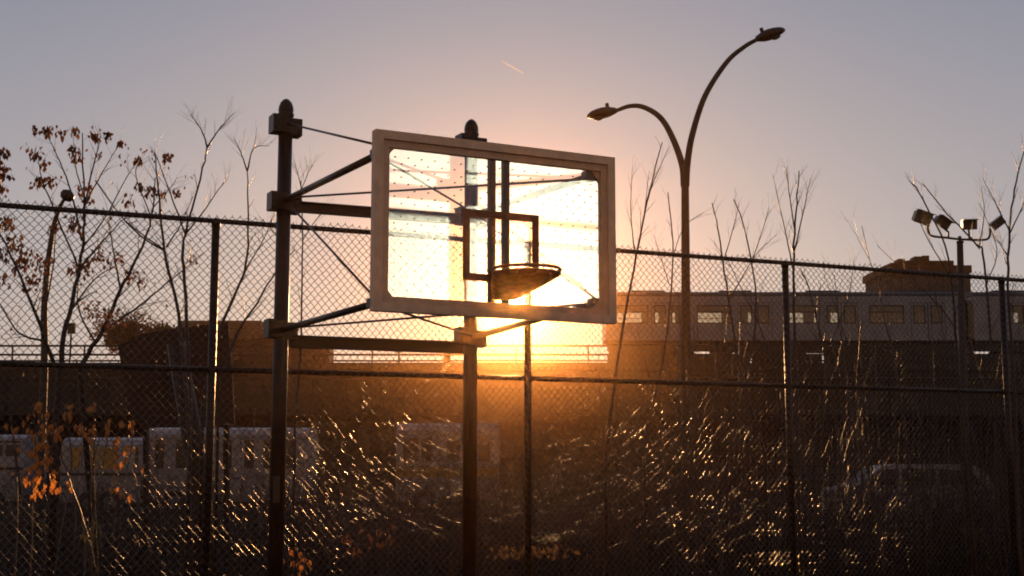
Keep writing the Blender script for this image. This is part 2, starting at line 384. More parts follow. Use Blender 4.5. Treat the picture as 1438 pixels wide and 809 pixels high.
# ------------------------------------------------------------------ twin arm street lamp
def spline(pts, n=10):
    P_ = [V(p) for p in pts]; P_ = [P_[0]*2-P_[1]]+P_+[P_[-1]*2-P_[-2]]; r_ = []
    for i in range(1, len(P_)-2):
        for k in range(n):
            t = k/n; a, b, c, d = P_[i-1:i+3]
            r_.append(.5*((2*b)+(c-a)*t+(2*a-5*b+4*c-d)*t*t+(3*b-a-3*c+d)*t**3))
    r_.append(P_[-2]); return r_
YL = 26.0
base = at(963, 500, YL); base.z = 0
lamp = empty('street_lamp', base, 'tall street lamp with two curved arms behind the fence right of the backboard', 'street lamp')
jn = at(962, 245, YL)
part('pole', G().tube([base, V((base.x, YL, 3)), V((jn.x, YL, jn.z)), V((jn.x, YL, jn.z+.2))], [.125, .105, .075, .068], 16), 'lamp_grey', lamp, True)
part('base_cover', G().lathe(base, [(.22, 0), (.22, .4), (.13, .55)], 12), 'lamp_grey', lamp)
for pts, dy in ((((963, 262), (965, 232), (972, 190), (990, 135), (1020, 88), (1045, 66), (1064, 55)), -.4), (((961, 262), (958, 232), (945, 195), (928, 166), (905, 151), (885, 149), (864, 156)), .3)):
    sp = spline([at(x, y, YL+dy*i/6) for i, (x, y) in enumerate(pts)], 8)
    ar = part('lamp_arm', G().tube(sp, [.075-.035*i/(len(sp)-1) for i in range(len(sp))], 12), 'lamp_grey', lamp, True)
    e = sp[-1]; dr = (sp[-1]-sp[-3]).normalized()
    if dr.x < 0: dr = (V((-1, .1, -.18))).normalized()
    else: dr = V((1, 0, .34)).normalized()
    up = V((0, 0, 1)); up = (up-dr*up.dot(dr)).normalized(); sdv = dr.cross(up)
    g = G(); n = 14; vs = []
    secs = [(t_*1.12, w_*1.35, h_*1.5, o_) for t_, w_, h_, o_ in [(0, .04, .04, 0), (.06, .075, .055, 0), (.14, .10, .075, -.005), (.24, .12, .085, -.005), (.36, .125, .075, 0), (.46, .105, .055, .004), (.53, .06, .03, .0), (.555, .01, .008, 0)]]
    for t, wd, ht, off in secs:
        for j in range(n):
            a = 2*math.pi*j/n; h = math.sin(a)*ht; h = h*(1.05 if h > 0 else .75)
            vs.append(e+dr*(t-.03)+sdv*math.cos(a)*wd+up*(h+off))
    fs = [(i*n+j, i*n+(j+1) % n, (i+1)*n+(j+1) % n, (i+1)*n+j) for i in range(len(secs)-1) for j in range(n)]+[tuple(range(n))[::-1], tuple((len(secs)-1)*n+j for j in range(n))]
    hd = part('lamp_head', g.add(vs, fs), 'grey_steel', ar, True)
    part('photocell', G().tube_prof(e+dr*.14+up*.10, [(.04, 0), (.04, .09), (.02, .10)], 10, up), 'grey_steel', ar)
    part('lens', G().tube_prof(e+dr*.36-up*.07, [(.10, 0), (.09, -.035), (.03, -.055)], 14, up), 'lens_glass', ar, True)

# small curved lamp post at the left, partly behind the tree
YS = 24.
b2 = at(62, 560, YS); b2.z = 0
lp = empty('lamp_post', b2, 'slim grey lamp post with a small round head among the tree branches at the left', 'street lamp')
sp = spline([b2, at(62, 520, YS), at(62, 440, YS), at(66, 380, YS), at(75, 320, YS), at(84, 292, YS), at(90, 280, YS)], 8)
part('pole', G().tube(sp, [.075-.045*i/(len(sp)-1) for i in range(len(sp))], 12), 'lamp_grey', lp, True)
part('lamp_head', G().lathe(at(95, 274, YS), [(.02, -.12), (.10, -.09), (.135, -.02), (.12, .05), (.05, .09), (.02, .10)], 16, V((.5, 0, .85))), 'grey_steel', lp, True)

# ------------------------------------------------------------------ floodlight pole
YF = 31.
fb = at(1350, 500, YF); fb.z = 0
fl = empty('floodlight_pole', fb, 'pale floodlight pole with four lamps on a curved bar at the right', 'floodlight')
ftp = at(1348, 340, YF)
part('pole', G().tube([fb, V((fb.x, YF, 3)), V((ftp.x, YF, ftp.z))], [.12, .10, .075], 14), 'lamp_grey', fl, True)
part('pole_top', G().lathe(ftp, [(.09, -.02), (.09, .02), (.04, .03), (.04, .14), (.0, .15)], 12), 'lamp_grey', fl, True)
barp = spline([at(1303, 314, YF), at(1303, 322, YF), at(1308, 331, YF), at(1330, 334, YF), at(1348, 336, YF), at(1372, 337, YF), at(1386, 336, YF), at(1390, 330, YF), at(1390, 322, YF)], 5)
part('cross_bar', G().tube(barp, .028, 10), 'lamp_grey', fl, True)
for (px, py), (ax, az, tw), sz, base_px in (((1294, 306), (.35, -.25, .4), (.42, .30), (1303, 314)), ((1322, 312), (.75, -.45, .6), (.36, .20), (1332, 333)), ((1360, 315), (.1, .02, -.1), (.34, .24), (1361, 335)), ((1400, 313), (-.55, .55, -.6), (.34, .20), (1390, 323))):
    c_ = at(px, py, YF-.1); dx = V((math.cos(az*1.2), math.sin(tw)*.5, math.sin(az*1.2)*1.0)).normalized(); upv = V((0, -.25, 1)); upv = (upv-dx*upv.dot(dx)).normalized()
    fw = dx.cross(upv)
    g = G(); w2, h2 = sz[0]/2, sz[1]/2
    vs = [c_+dx*(sx*w2)+upv*(sy*h2)+fw*.12 for sx, sy in ((-1, -1), (1, -1), (1, 1), (-1, 1))]+[c_+dx*(sx*w2*.8)+upv*(sy*h2*.7)-fw*.14 for sx, sy in ((-1, -1), (1, -1), (1, 1), (-1, 1))]
    hd = part('floodlight_head', g.add(vs, [(0, 1, 2, 3), (7, 6, 5, 4), (0, 4, 5, 1), (1, 5, 6, 2), (2, 6, 7, 3), (3, 7, 4, 0)]), 'grey_steel', fl)
    part('visor', G().bar(c_+dx*-w2*1.05+upv*h2*1.05+fw*.17, c_+dx*w2*1.05+upv*h2*1.05+fw*.17, .20, .012, upv), 'grey_steel', hd)
    part('lens', G().bar(c_-dx*w2*.9+fw*.122, c_+dx*w2*.9+fw*.122, .006, h2*1.8, upv), 'lens_glass', hd)
    part('bracket', G().tube([at(base_px[0], base_px[1], YF), at(base_px[0], base_px[1]-7, YF-.05), c_-upv*h2*.8], .024, 8), 'grey_steel', fl)

# ------------------------------------------------------------------ viaduct
YV = 62.; ZD = zed(513, YV); ZG = zed(583, YV); VX0, VX1 = -45., 62.
via = empty('railway_viaduct', (0, YV, 0), 'long dark steel railway viaduct crossing the whole background', 'viaduct')
part('deck', G().box(VX0, VX1, YV+.31, YV+9.5, ZD-.5, ZD), 'concrete', via)
part('deck_edge', G().box(VX0, VX1, YV-.1, YV+.30, ZD-.25, ZD+.04), 'girder', via)
for yy in (YV, YV+9.2):
    gd = part('girder', G().box(VX0, VX1, yy+.02, yy+.10, ZG+.08, ZD-.28), 'girder', via)
    part('bottom_flange', G().box(VX0, VX1, yy-.12, yy+.28, ZG, ZG+.078), 'girder', gd)
st = G(); st.box(-.03, .03, -.10, .018, ZG+.09, ZD-.29)
s0 = part('stiffener', st, 'girder', via, local=True); s0.location = (VX0+.4, 0, 0)
x = VX0+2.0
while x < VX1: inst(s0, (x, 0, 0), via); x += 1.6
cb = G(); cb.box(-.25, .25, .3, 9.0, ZG-.5, ZG-.002)
cc = G(); cc.box(-.22, .22, 1.2, 1.6, 0, ZG-.502); cd = G(); cd.box(-.22, .22, 7.6, 8.0, 0, ZG-.502)
c0 = p0 = None
x = VX0+5
while x < VX1:
    if c0 is None:
        c0 = part('cross_girder', cb, 'girder', via, local=True); c0.location = (x, 0, 0)
        p0 = part('column', cc, 'girder', via, local=True); p0.location = (x, 0, 0); p1 = part('column', cd, 'girder', via, local=True); p1.location = (x, 0, 0)
    else: inst(c0, (x, 0, 0), via); inst(p0, (x, 0, 0), via); inst(p1, (x, 0, 0), via)
    x += 13.4
for yy in (YV+.1, YV+9.3):
    rp = part('railing_post', G().box(-.035, .035, yy-YV-.03, yy-YV+.03, ZD+.041, ZD+.95), 'girder', via, local=True); rp.location = (VX0+1, 0, 0)
    x = VX0+1+3.4
    while x < VX1: inst(rp, (x, 0, 0), via); x += 3.4
    for zz in (.92, .50):
        part('handrail', G().tube([(VX0, yy-.06, ZD+zz), (VX1, yy-.06, ZD+zz)], .05, 6), 'girder', via)
for yy in (2.4, 3.9, 5.9, 7.4):
    part('track_rail', G().box(VX0, VX1, YV+yy, YV+yy+.07, ZD+.16, ZD+.31), 'girder', via)
tie = G(); tie.box(-.12, .12, 1.7, 8.1, ZD+.002, ZD+.158)
t0 = part('tie', tie, 'undergear', via, local=True); t0.location = (VX0+.3, 0, 0)
x = VX0+.9
while x < VX1: inst(t0, (x, 0, 0), via); x += .75
pb = G(); pb.box(0.04, 3.36, -.045, -.015, ZD+.045, ZD+.52); pt_ = G(); pt_.box(0.04, 3.36, -.045, -.015, ZD+.64, ZD+.90); pm = G(); pm.box(0.1, 2.6, -.04, -.02, ZD+.522, ZD+.638)
sr = [None]*3; x = 4.45; k = 0
while x < VX1-4:
    for q, gq in enumerate((pb, pt_, pm)):
        if q == 2 and k % 4 == 1: continue
        if sr[q] is None: sr[q] = part('parapet_panel', gq, 'girder', via, local=True); sr[q].location = (x, 0, 0)
        else: inst(sr[q], (x, 0, 0), via)
    x += 3.4; k += 1
# signal hut on the deck
YH = YV+8.0
a, b = at(345, 500, YH), at(465, 500, YH)
hut = empty('track_shed', (a.x, YH, ZD), 'low dark shed with shallow curved roof standing on the viaduct left of the hoop', 'shed')
zh = zed(484, YH); prof = [(a.x, ZD+.002), (b.x, ZD+.002), (b.x, zh)]+[(b.x+(a.x-b.x)*t/8, zh+.28*math.sin(math.pi*t/8)) for t in range(1, 8)]+[(a.x, zh)]
part('wall', G().prism([(x, YH-1, z) for x, z in prof], (0, 2, 0)), 'board_brown', hut)
part('roof', G().tube([(x, YH-1.04, z+.03) for x, z in prof[2:]], .05, 6), 'girder', hut)
for k in range(3): part('door', G().box(a.x+.5+k*1.3, a.x+1.3+k*1.3, YH-1.05, YH-1.003, ZD+.05, zh-.15), 'girder', hut)

# ------------------------------------------------------------------ train
YT = YV+1.7; TD = 2.9
def z_t(py): return zed(py, YT)
zr_, zf = z_t(411), z_t(478)            # roof edge, body bottom
def train(x0, x1, label, doors, wins):
    t = empty('train_car', ((x0+x1)/2, YT, ZD+.31), label, 'train', 'silver train cars on the viaduct')
    z0, z1 = z_t(453), z_t(430)
    ops = sorted([(X_-.80, X_+.80) for X_ in wins]+[(X_+s-.24, X_+s+.24) for X_ in doors for s in (-.42, .42)])
    for yy, nm in ((YT, 'side_wall'), (YT+TD-.06, 'side_wall')):
        g = G(); g.box(x0, x1, yy, yy+.06, zf, z0); g.box(x0, x1, yy, yy+.06, z1, zr_-.18)
        px_ = x0
        for a_, b_ in ops:
            g.box(px_, a_, yy, yy+.06, z0, z1); px_ = b_
        g.box(px_, x1, yy, yy+.06, z0, z1)
        sw = part(nm, g, 'stainless', t)
        near = yy == YT; yo = yy-.012 if near else yy+.062
        for k in range(5):
            zz = zf+.12+k*.14
            part('corrugation', G().box(x0+.1, x1-.1, yo, yo+.010, zz, zz+.06), 'stainless', sw)
        for a_, b_ in ops:
            wide = b_-a_ > 1
            fr = G(); q = .045
            for bx in ((a_-q, a_, z0-q, z1+q), (b_, b_+q, z0-q, z1+q), (a_, b_, z1, z1+q), (a_, b_, z0-q, z0)): fr.box(bx[0], bx[1], yo-.004, yo+.009, bx[2], bx[3])
            if wide: fr.box(a_, b_, yo+.014, yo+.03, z0+(z1-z0)*.62, z0+(z1-z0)*.67)
            part('window_frame', fr, 'undergear', t)
            part('window_pane', G().box(a_+.001, b_-.001, yy+.028, yy+.034, z0+.001, z1-.001), 'window_glass', t)
        if near:
            for X_ in doors:
                for s in (-1, 1):
                    fr = G()
                    for xx in (X_+s*.02-.008, X_+s*.83-.008): fr.box(xx, xx+.016, yo-.006, yo+.009, zf+.05, z1+.16)
                    fr.box(X_+(0.03 if s > 0 else -.82), X_+(.82 if s > 0 else -.03), yo-.006, yo+.009, z1+.15, z1+.17)
                    part('door', fr, 'undergear', t)
    rp = [(0, zr_-.18), (0, zr_-.09), (.12, zr_), (.5, zr_+.10), (TD/2, zr_+.16), (TD-.5, zr_+.10), (TD-.12, zr_), (TD, zr_-.09), (TD, zr_-.18)]
    part('roof', G().prism([(x0, YT+y_, z_) for y_, z_ in rp], (x1-x0, 0, 0)), 'train_roof', t)
    part('floor', G().box(x0+.02, x1-.02, YT+.061, YT+TD-.061, zf, zf+.10), 'undergear', t)
    for xe in (x0, x1-.06): part('end_wall', G().box(xe, xe+.06, YT+.061, YT+TD-.061, zf+.101, zr_-.19), 'stainless', t)
    for k in range(4):
        xx = x0+(x1-x0)*(k+.5)/4; part('roof_vent', G().box(xx-.8, xx+.8, YT+1.0, YT+1.9, zr_+.10, zr_+.24), 'train_roof', t)
    # bogies and boxes hung below
    for xb in (x0+2.9, x1-2.9):
        bg = part('bogie', G().box(xb-1.4, xb+1.4, YT+.25, YT+.40, ZD+.60, ZD+.85).box(xb-.3, xb+.3, YT+.4, YT+2.5, ZD+.65, zf-.002), 'undergear', t)
        for s in (-1, 1):
            for yy in (YT+.70, YT+2.20): part('wheel', G().tube_prof(V((xb+s*1.0, yy, ZD+.31+.42)), [(.42, 0), (.42, .10), (.45, .10), (.45, .13)], 20, V((0, 1, 0))), 'undergear', bg)
    rnd = random.Random(int(x0)); xx = x0+5.2
    while xx < x1-6:
        wd = rnd.uniform(.8, 1.9); part('equipment_box', G().box(xx, xx+wd, YT+.3, YT+rnd.uniform(1.4, 2.6), zf-rnd.uniform(.45, .72), zf-.002), 'undergear', t); xx += wd+rnd.uniform(.15, .7)
    part('sill_beam', G().box(x0+.05, x1-.05, YT+.1, YT+.2, zf-.16, zf-.002), 'undergear', t)
def TX(px): return at(px, 440, YT).x
train(TX(851), TX(1351), 'silver train car on the viaduct between the backboard and the floodlight pole', [TX(p) for p in (939, 1060, 1181, 1303)], [TX(p) for p in (886, 1003, 1123, 1245)])
train(TX(1367), TX(1367)+(TX(1351)-TX(858)), 'silver train car cut off by the right edge of the picture', [TX(1367)+q for q in (2.6, 6.9, 11.2, 15.4)], [TX(1367)+q for q in (4.75, 9.05, 13.3)])

for t_ in [o for o in C.objects if o.name == 'train_car.001']:
    part('gangway', G().box(TX(1351)+.02, TX(1367)-.02, YT+.75, YT+2.15, zf+.1, zr_-.25), 'undergear', t_)
part('conduit', G().tube([(VX0, YV-.14, ZD-.62), (VX1, YV-.14, ZD-.62)], .045, 6), 'concrete', via)
for px_, hh in ((98, 3.4), (560, 1.9), (628, 1.1)):
    x_ = at(px_, 500, YV+.4).x; sg = part('signal_post', G().tube([(x_, YV+.45, ZD), (x_, YV+.45, ZD+hh*.6)], .05, 6), 'girder', via)
    part('signal_box', G().box(x_-.16, x_+.16, YV+.38, YV+.58, ZD+hh*.6-.5, ZD+hh*.6), 'girder', sg)

# ------------------------------------------------------------------ buildings far behind
def block(name, px0, px1, py, Y, dep, m, label, extras=(), rows_=None, sub=0):
    a, b = at(px0, 500, Y), at(px1, 500, Y); z = zed(py, Y)
    t = empty(name, (a.x, Y, 0), label, 'building')
    part('wall', G().box(a.x, b.x, Y, Y+dep, 0, z), m, t)
    part('parapet', G().box(a.x-.15, b.x+.15, Y-.12, Y+dep+.12, z+.001, z+.45), m, t)
    for (p0, p1, q, dd) in extras:
        c, d = at(p0, 500, Y), at(p1, 500, Y); zz = zed(q, Y); part('roof_house', G().box(c.x, d.x, Y+dd, Y+dd+5, z+.45, zz), m, t)
    if rows_:
        nx, nz, w_, h_, zlo, zhi = rows_
        for i in range(nx):
            for k in range(nz):
                xx = a.x+(b.x-a.x)*(i+.5)/nx; zz = zlo+(zhi-zlo)*(k+.5)/nz
                wn = part('window', G().box(xx-w_/2-.08, xx+w_/2+.08, Y-.05, Y-.004, zz-h_/2-.08, zz+h_/2+.08).box(xx-w_/2-.15, xx+w_/2+.15, Y-.14, Y-.052, zz-h_/2-.2, zz-h_/2-.1), 'concrete', t)
                part('pane', G().box(xx-w_/2, xx+w_/2, Y-.062, Y-.051, zz-h_/2, zz+h_/2), 'dark_glass', wn)
    return t, a.x, b.x, z
t, xa, xb, z = block('apartment_building', 1250, 1366, 383, 80, 5, 'brick', 'brown brick apartment block rising above the train at the right', [(1324, 1361, 359, 2)], (6, 6, .8, 1.1, 6, zed(390, 80)))
for k in range(6): part('roof_vent', G().box(xa+.3+k*.5, xa+.7+k*.5, 80.2, 81.2, z+.45, z+.45+(.2, .45, .35, .6, .65, .3)[k]), 'brick_dark', t)
t, xa, xb, z = block('flat_roof_building', 252, 362, 461, 78, 6, 'stucco', 'pale flat-roofed building beyond the viaduct above the leaning brown panel', [(262, 300, 455, 3)], (5, 2, 1.2, 1.3, 8, zed(466, 78)))
part('cornice', G().box(xa-.4, xb+.6, 77.4, 77.87, z-.7, z-.1), 'stucco', t)
# low brick workshops behind the viaduct
rr = random.Random(3)
lab = ['grey low workshop behind the viaduct at the far left', 'low brick workshop behind the viaduct, left of the leaning timber', 'low stucco workshop behind the viaduct, right of the left hoop pole',
       'low brick workshop behind the viaduct, straight below the backboard', 'low dark brick workshop behind the viaduct, below the street lamp', 'low grey workshop behind the viaduct below the train', 'low brick workshop behind the viaduct below the floodlight pole', 'low stucco workshop behind the viaduct at the far right edge']
px = -260
for i, wpx in enumerate((330, 260, 270, 250, 270, 260, 280, 420)):
    Yb = 72.5; a, b = at(px, 600, Yb).x, at(px+wpx, 600, Yb).x; h = rr.uniform(5.0, 5.9)
    mm_ = ('concrete', 'brick', 'stucco', 'brick', 'brick_dark', 'concrete', 'brick', 'stucco')[i]
    t = empty('workshop', (a, Yb, 0), lab[i], 'building', 'low workshops behind the viaduct')
    part('wall', G().box(a+.02, b-.02, Yb, Yb+4, 0, h), mm_, t); part('roof', G().box(a-.0, b-.05, Yb-.15, Yb+4, h+.001, h+.25), 'girder', t)
    n = 3
    for k in range(n):
        xx = a+(b-a)*(k+.5)/n
        dgeo = G().box(xx-1.4, xx+1.4, Yb-.06, Yb-.003, 0.01, 3.2); dr_ = part('roller_door', dgeo, 'grey_steel', t)
        for q in range(8): part('slat', G().box(xx-1.38, xx+1.38, Yb-.09, Yb-.061, .05+q*.39, .05+q*.39+.33), 'grey_steel', dr_)
    px += wpx

# ------------------------------------------------------------------ vehicles
def wheel(par, x, y, r_):
    tyre = part('wheel', G().tube_prof(V((x, y, r_)), [(r_*.6, .0), (r_*.95, 0), (r_, .03), (r_, .19), (r_*.95, .22), (r_*.6, .22)], 20, V((0, 1, 0))), 'black_rubber', par, True)
    part('hubcap', G().tube_prof(V((x, y-.012, r_)), [(r_*.15, -.01), (r_*.5, .0), (r_*.58, .03)], 14, V((0, 1, 0))), 'stainless', tyre)
def bus(px0, px1, Y, ztop, label, cat, wins, m='white_paint', panel=None, name='minibus', wz=(None, None), lower=None, grp=None):
    a, b = at(px0, 640, Y).x, at(px1, 640, Y).x; t = empty(name, ((a+b)/2, Y, 0), label, cat, grp)
    zb_ = .45; r_ = .12
    pr = [(0, zb_), (2.3, zb_), (2.3, ztop-.25), (2.1, ztop-.08), (1.8, ztop), (.5, ztop), (.2, ztop-.08), (0, ztop-.25)]
    part('body', G().prism([(a, Y+y_, z_) for y_, z_ in pr], (b-a, 0, 0)), m, t)
    part('roof_rail', G().box(a+.05, b-.05, Y-.03, Y-.002, ztop-.36, ztop-.30), m, t)
    z0, z1 = wz
    for p0, p1, mt in wins:
        x0, x1 = at(p0, 640, Y).x, at(p1, 640, Y).x
        f = G(); q = .04
        for bx in ((x0-q, x0, z0-q, z1+q), (x1, x1+q, z0-q, z1+q), (x0, x1, z1, z1+q), (x0, x1, z0-q, z0)): f.box(bx[0], bx[1], Y-.035, Y-.002, bx[2], bx[3])
        wn = part('window', f, m, t); part('pane', G().box(x0, x1, Y-.014, Y-.003, z0, z1), mt, wn)
    if lower: part('side_stripe', G().box(a+.02, b-.02, Y-.022, Y-.001, lower[0], lower[1]), lower[2], t)
    part('skirt', G().box(a+.1, b-.1, Y+.1, Y+2.2, .30, zb_-.002), 'undergear', t)
    part('bumper', G().box(a-.12, a-.002, Y+.1, Y+2.2, .42, .65), 'grey_steel', t); part('bumper', G().box(b+.002, b+.12, Y+.1, Y+2.2, .42, .65), 'grey_steel', t)
    for xx in (a+1.0, b-1.0):
        wheel(t, xx, Y-.02, .42)
    for yy in (.25, 1.95): part('headlight', G().tube_prof(V((a-.05, Y+yy, .9)), [(.11, 0), (.11, .06)], 12, V((1, 0, 0))), 'lens_glass', t)
    return t
Yb = 45.
def zz(py, Y=Yb): return zed(py, Y)
bus(205, 432, Yb, zz(600), 'white minibus with tall dark side windows parked behind the left hoop pole', 'bus', [(218, 231, 'dark_glass'), (247, 262, 'dark_glass'), (283, 296, 'dark_glass'), (313, 326, 'dark_glass'), (343, 357, 'dark_glass'), (370, 386, 'dark_glass'), (402, 416, 'dark_glass')], wz=(zz(658), zz(618)))
bus(86, 199, Yb-1, zz(614, 44), 'white van with yellow window panels behind the orange-leaved plant', 'van', [(100, 113, 'yellow_paint'), (119, 138, 'yellow_paint'), (142, 163, 'yellow_paint'), (190, 195, 'dark_glass')], name='parked_van', wz=(zz(659, 44), zz(626, 44)), lower=(zz(668, 44), zz(664, 44), 'grey_steel'))
bus(-70, 34, Yb+1, zz(610, 46), 'grey-white van cut off by the left edge of the picture', 'van', [(-60, -30, 'dark_glass'), (-22, 4, 'dark_glass'), (8, 28, 'dark_glass')], name='parked_van', wz=(zz(641, 46), zz(619, 46)), lower=(zz(660, 46), zz(656, 46), 'grey_steel'))
bus(556, 700, Yb, zz(594), 'white truck with a yellow stripe parked below the backboard', 'truck', [(566, 588, 'dark_glass'), (592, 606, 'dark_glass'), (628, 646, 'dark_glass'), (672, 688, 'dark_glass')], name='parked_truck', wz=(zz(648), zz(615)), lower=(zz(670), zz(656), 'yellow_paint'))
# suv at the right
YC = 38.
a, b = at(1168, 660, YC).x, at(1403, 660, YC).x; Lc = b-a; zt_ = zed(652, YC)
sv = empty('parked_car', ((a+b)/2, YC, 0), 'white estate car parked behind the bushes at the lower right', 'car')
prof = [(0, .35), (Lc, .35), (Lc+.03, .75), (Lc-.1, 1.05), (Lc*.93, zt_-.28), (Lc*.86, zt_-.04), (Lc*.72, zt_), (Lc*.42, zt_), (Lc*.30, zt_-.07), (Lc*.16, 1.12), (.12, 1.0), (-.03, .75)]
part('body', G().prism([(a+x, YC, z) for x, z in prof], (0, 1.8, 0)), 'white_paint', sv)
for p_ in ([(.20, 1.12), (.40, 1.12), (.40, zt_-.13), (.315, zt_-.15)], [(.42, 1.12), (.62, 1.12), (.62, zt_-.13), (.42, zt_-.13)], [(.64, 1.12), (.90, 1.12), (.84, zt_-.2), (.64, zt_-.13)]):
    part('side_window', G().prism([(a+x*Lc, YC-.012, z) for x, z in p_], (0, .011, 0)), 'dark_glass', sv)
for fx in (.41, .63): part('door_seam', G().box(a+fx*Lc-.01, a+fx*Lc+.01, YC-.006, YC-.001, .5, 1.1), 'black_rubber', sv); part('door_handle', G().box(a+fx*Lc+.15, a+fx*Lc+.32, YC-.03, YC-.001, .98, 1.02), 'grey_steel', sv)
part('headlight', G().box(a-.04, a+.12, YC+.06, YC+.42, .78, .92), 'lens_glass', sv); part('taillight', G().box(a+Lc-.08, a+Lc+.04, YC+.06, YC+.3, .85, 1.05), 'rim_steel', sv)
part('wing_mirror', G().box(a+.215*Lc, a+.245*Lc, YC-.2, YC-.02, 1.13, 1.27), 'white_paint', sv)
for xx in (a+.85, b-.85): wheel(sv, xx, YC-.02, .34)

# ------------------------------------------------------------------ leaning panel and timber
YP = 17.
pl = [at(x, y, YP+d_) for x, y, d_ in ((168, 487, 0), (200, 470, 0), (245, 462, 0), (325, 455, .2), (333, 520, .3), (336, 596, .3), (200, 602, 0), (180, 560, 0))]
for p_ in pl: p_.y = YP+(p_.x+3.5)*.05
pp = empty('sheet_hoarding', at(250, 650, YP+.2)*1, 'large brown sheet hoarding with a slanting top behind the fence at the left', 'hoarding')
part('sheet', G().prism(pl, (0, .03, 0)), 'board_brown', pp)
for px_ in (205, 318): part('strut', G().bar(at(px_, 596, YP+.12), V((at(px_, 596, YP).x, YP+.35, 0)), .06, .06), 'dark_paint', pp)
tb = at(300, 700, 15.5); q0 = at(247, 480, 15.5)
tm = part('leaning_timber', G().tube([V((at(292, 790, 15.5).x, 15.5, 0)), at(282, 690, 15.5), at(265, 585, 15.5), at(247, 482, 15.5)], [.13, .125, .118, .112], 10), 'bark', None, True)
tag(tm, 'thick dark leaning timber post in front of the brown panel', 'post')

# ------------------------------------------------------------------ plants
def leaf_geo(g, p, L_, W_, d, nrm):
    s = d.cross(nrm).normalized(); m = p+d*L_*.45
    vs = [p, m+s*W_*.5+nrm*W_*.15, p+d*L_, m-s*W_*.5+nrm*W_*.15, m]
    g.add(vs, [(0, 1, 4), (1, 2, 4), (2, 3, 4), (3, 0, 4)])
def rv(r_=1.): return V((random.uniform(-1, 1), random.uniform(-1, 1), random.uniform(-1, 1)))*r_
def wob(pts, r_, n=6):
    sp = spline(pts, n); return [p+(rv(r_) if 0 < i < len(sp)-1 else V((0, 0, 0))) for i, p in enumerate(sp)]
def twigs(g, sp, rad, n, ln, lvl=1, spread=.55, up=.6, tips=None, start=.25, sides=4):
    k = len(sp)
    for i in range(n):
        t = start+(1-start)*(i+random.random())/n; f = t*(k-1); j = min(int(f), k-2); p = sp[j].lerp(sp[j+1], f-j)
        dr = (sp[j+1]-sp[j]).normalized(); sdv = rv().cross(dr).normalized()
        d = (dr*(1-spread)+sdv*spread+V((0, 0, up*.4))).normalized(); l_ = ln*random.uniform(.5, 1.15)*(1-.45*t)
        q = [p]; dd = d.copy()
        for s_ in range(4):
            dd = (dd+rv(.16)+V((0, 0, .08*up))).normalized(); q.append(q[-1]+dd*l_/4)
        r0 = rad*(1-.6*t)*.55
        g.tube(q, [r0, r0*.8, r0*.6, r0*.42, max(r0*.2, .0006)], sides, False)
        if tips is not None: tips.append((q[-1], dd))
        if lvl > 0: twigs(g, q, r0, max(2, n//3), l_*.55, lvl-1, spread, up, tips, .2, 3)
def tree(name, base, lines, label, cat, group=None, Y=14.5, m='bark', nt_=7, tl=.5, lvl=1, leaves=None, leafmat='leaf_brown', spread=.55):
    """lines: (points in the photograph's pixels, r0, r1, depth offset)"""
    t = empty(name, base, label, cat, group); tg = G(); tips = []
    for i, (pts, r0, r1, dz) in enumerate(lines):
        sp = wob([at(x, y, Y+dz*(k/(len(pts)-1))+(dz*.0)) for k, (x, y) in enumerate(pts)], r0*.35, 5)
        n = len(sp); rad = [r0+(r1-r0)*k/(n-1) for k in range(n)]
        if i == 0: sp = [V(base)]+sp; rad = [r0*1.25]+rad
        part('trunk' if i == 0 else 'branch', G().tube(sp, rad, 8), m, t, True)
        twigs(tg, sp, (r0+r1)*.6, nt_ if i else nt_, tl, lvl, spread, .6, tips, .3)
    part('twigs', tg, m, t, True, kind='stuff')
    if leaves:
        lg = G()
        for (x, y, n, r_) in leaves:
            n = int(n*1.35)
            c_ = at(x, y, Y+random.uniform(-.5, .3))
            for _ in range(n):
                p = c_+rv(r_*Y/F)*V((1, 1, 1)).length/1.7; d = (V((0, 0, -1))+rv(.6)).normalized(); leaf_geo(lg, p, random.uniform(.04, .085), random.uniform(.022, .05), d, rv().normalized())
            lg.tube([c_+V((0, 0, r_*Y/F)), c_-V((0, 0, r_*Y/F*.6))], .003, 3)
        for p, d in random.sample(tips, min(len(tips)//4, 90)):
            leaf_geo(lg, p, .05, .03, (V((0, 0, -1))+rv(.5)).normalized(), rv().normalized())
        part('foliage', lg, leafmat, t, kind='stuff')
    return t
def z3(*pts): return [(x/2.2475, 160+y/2.2475) for x, y in pts]
def gnd(px, Y): p = at(px, 650, Y); return (p.x, Y, 0)
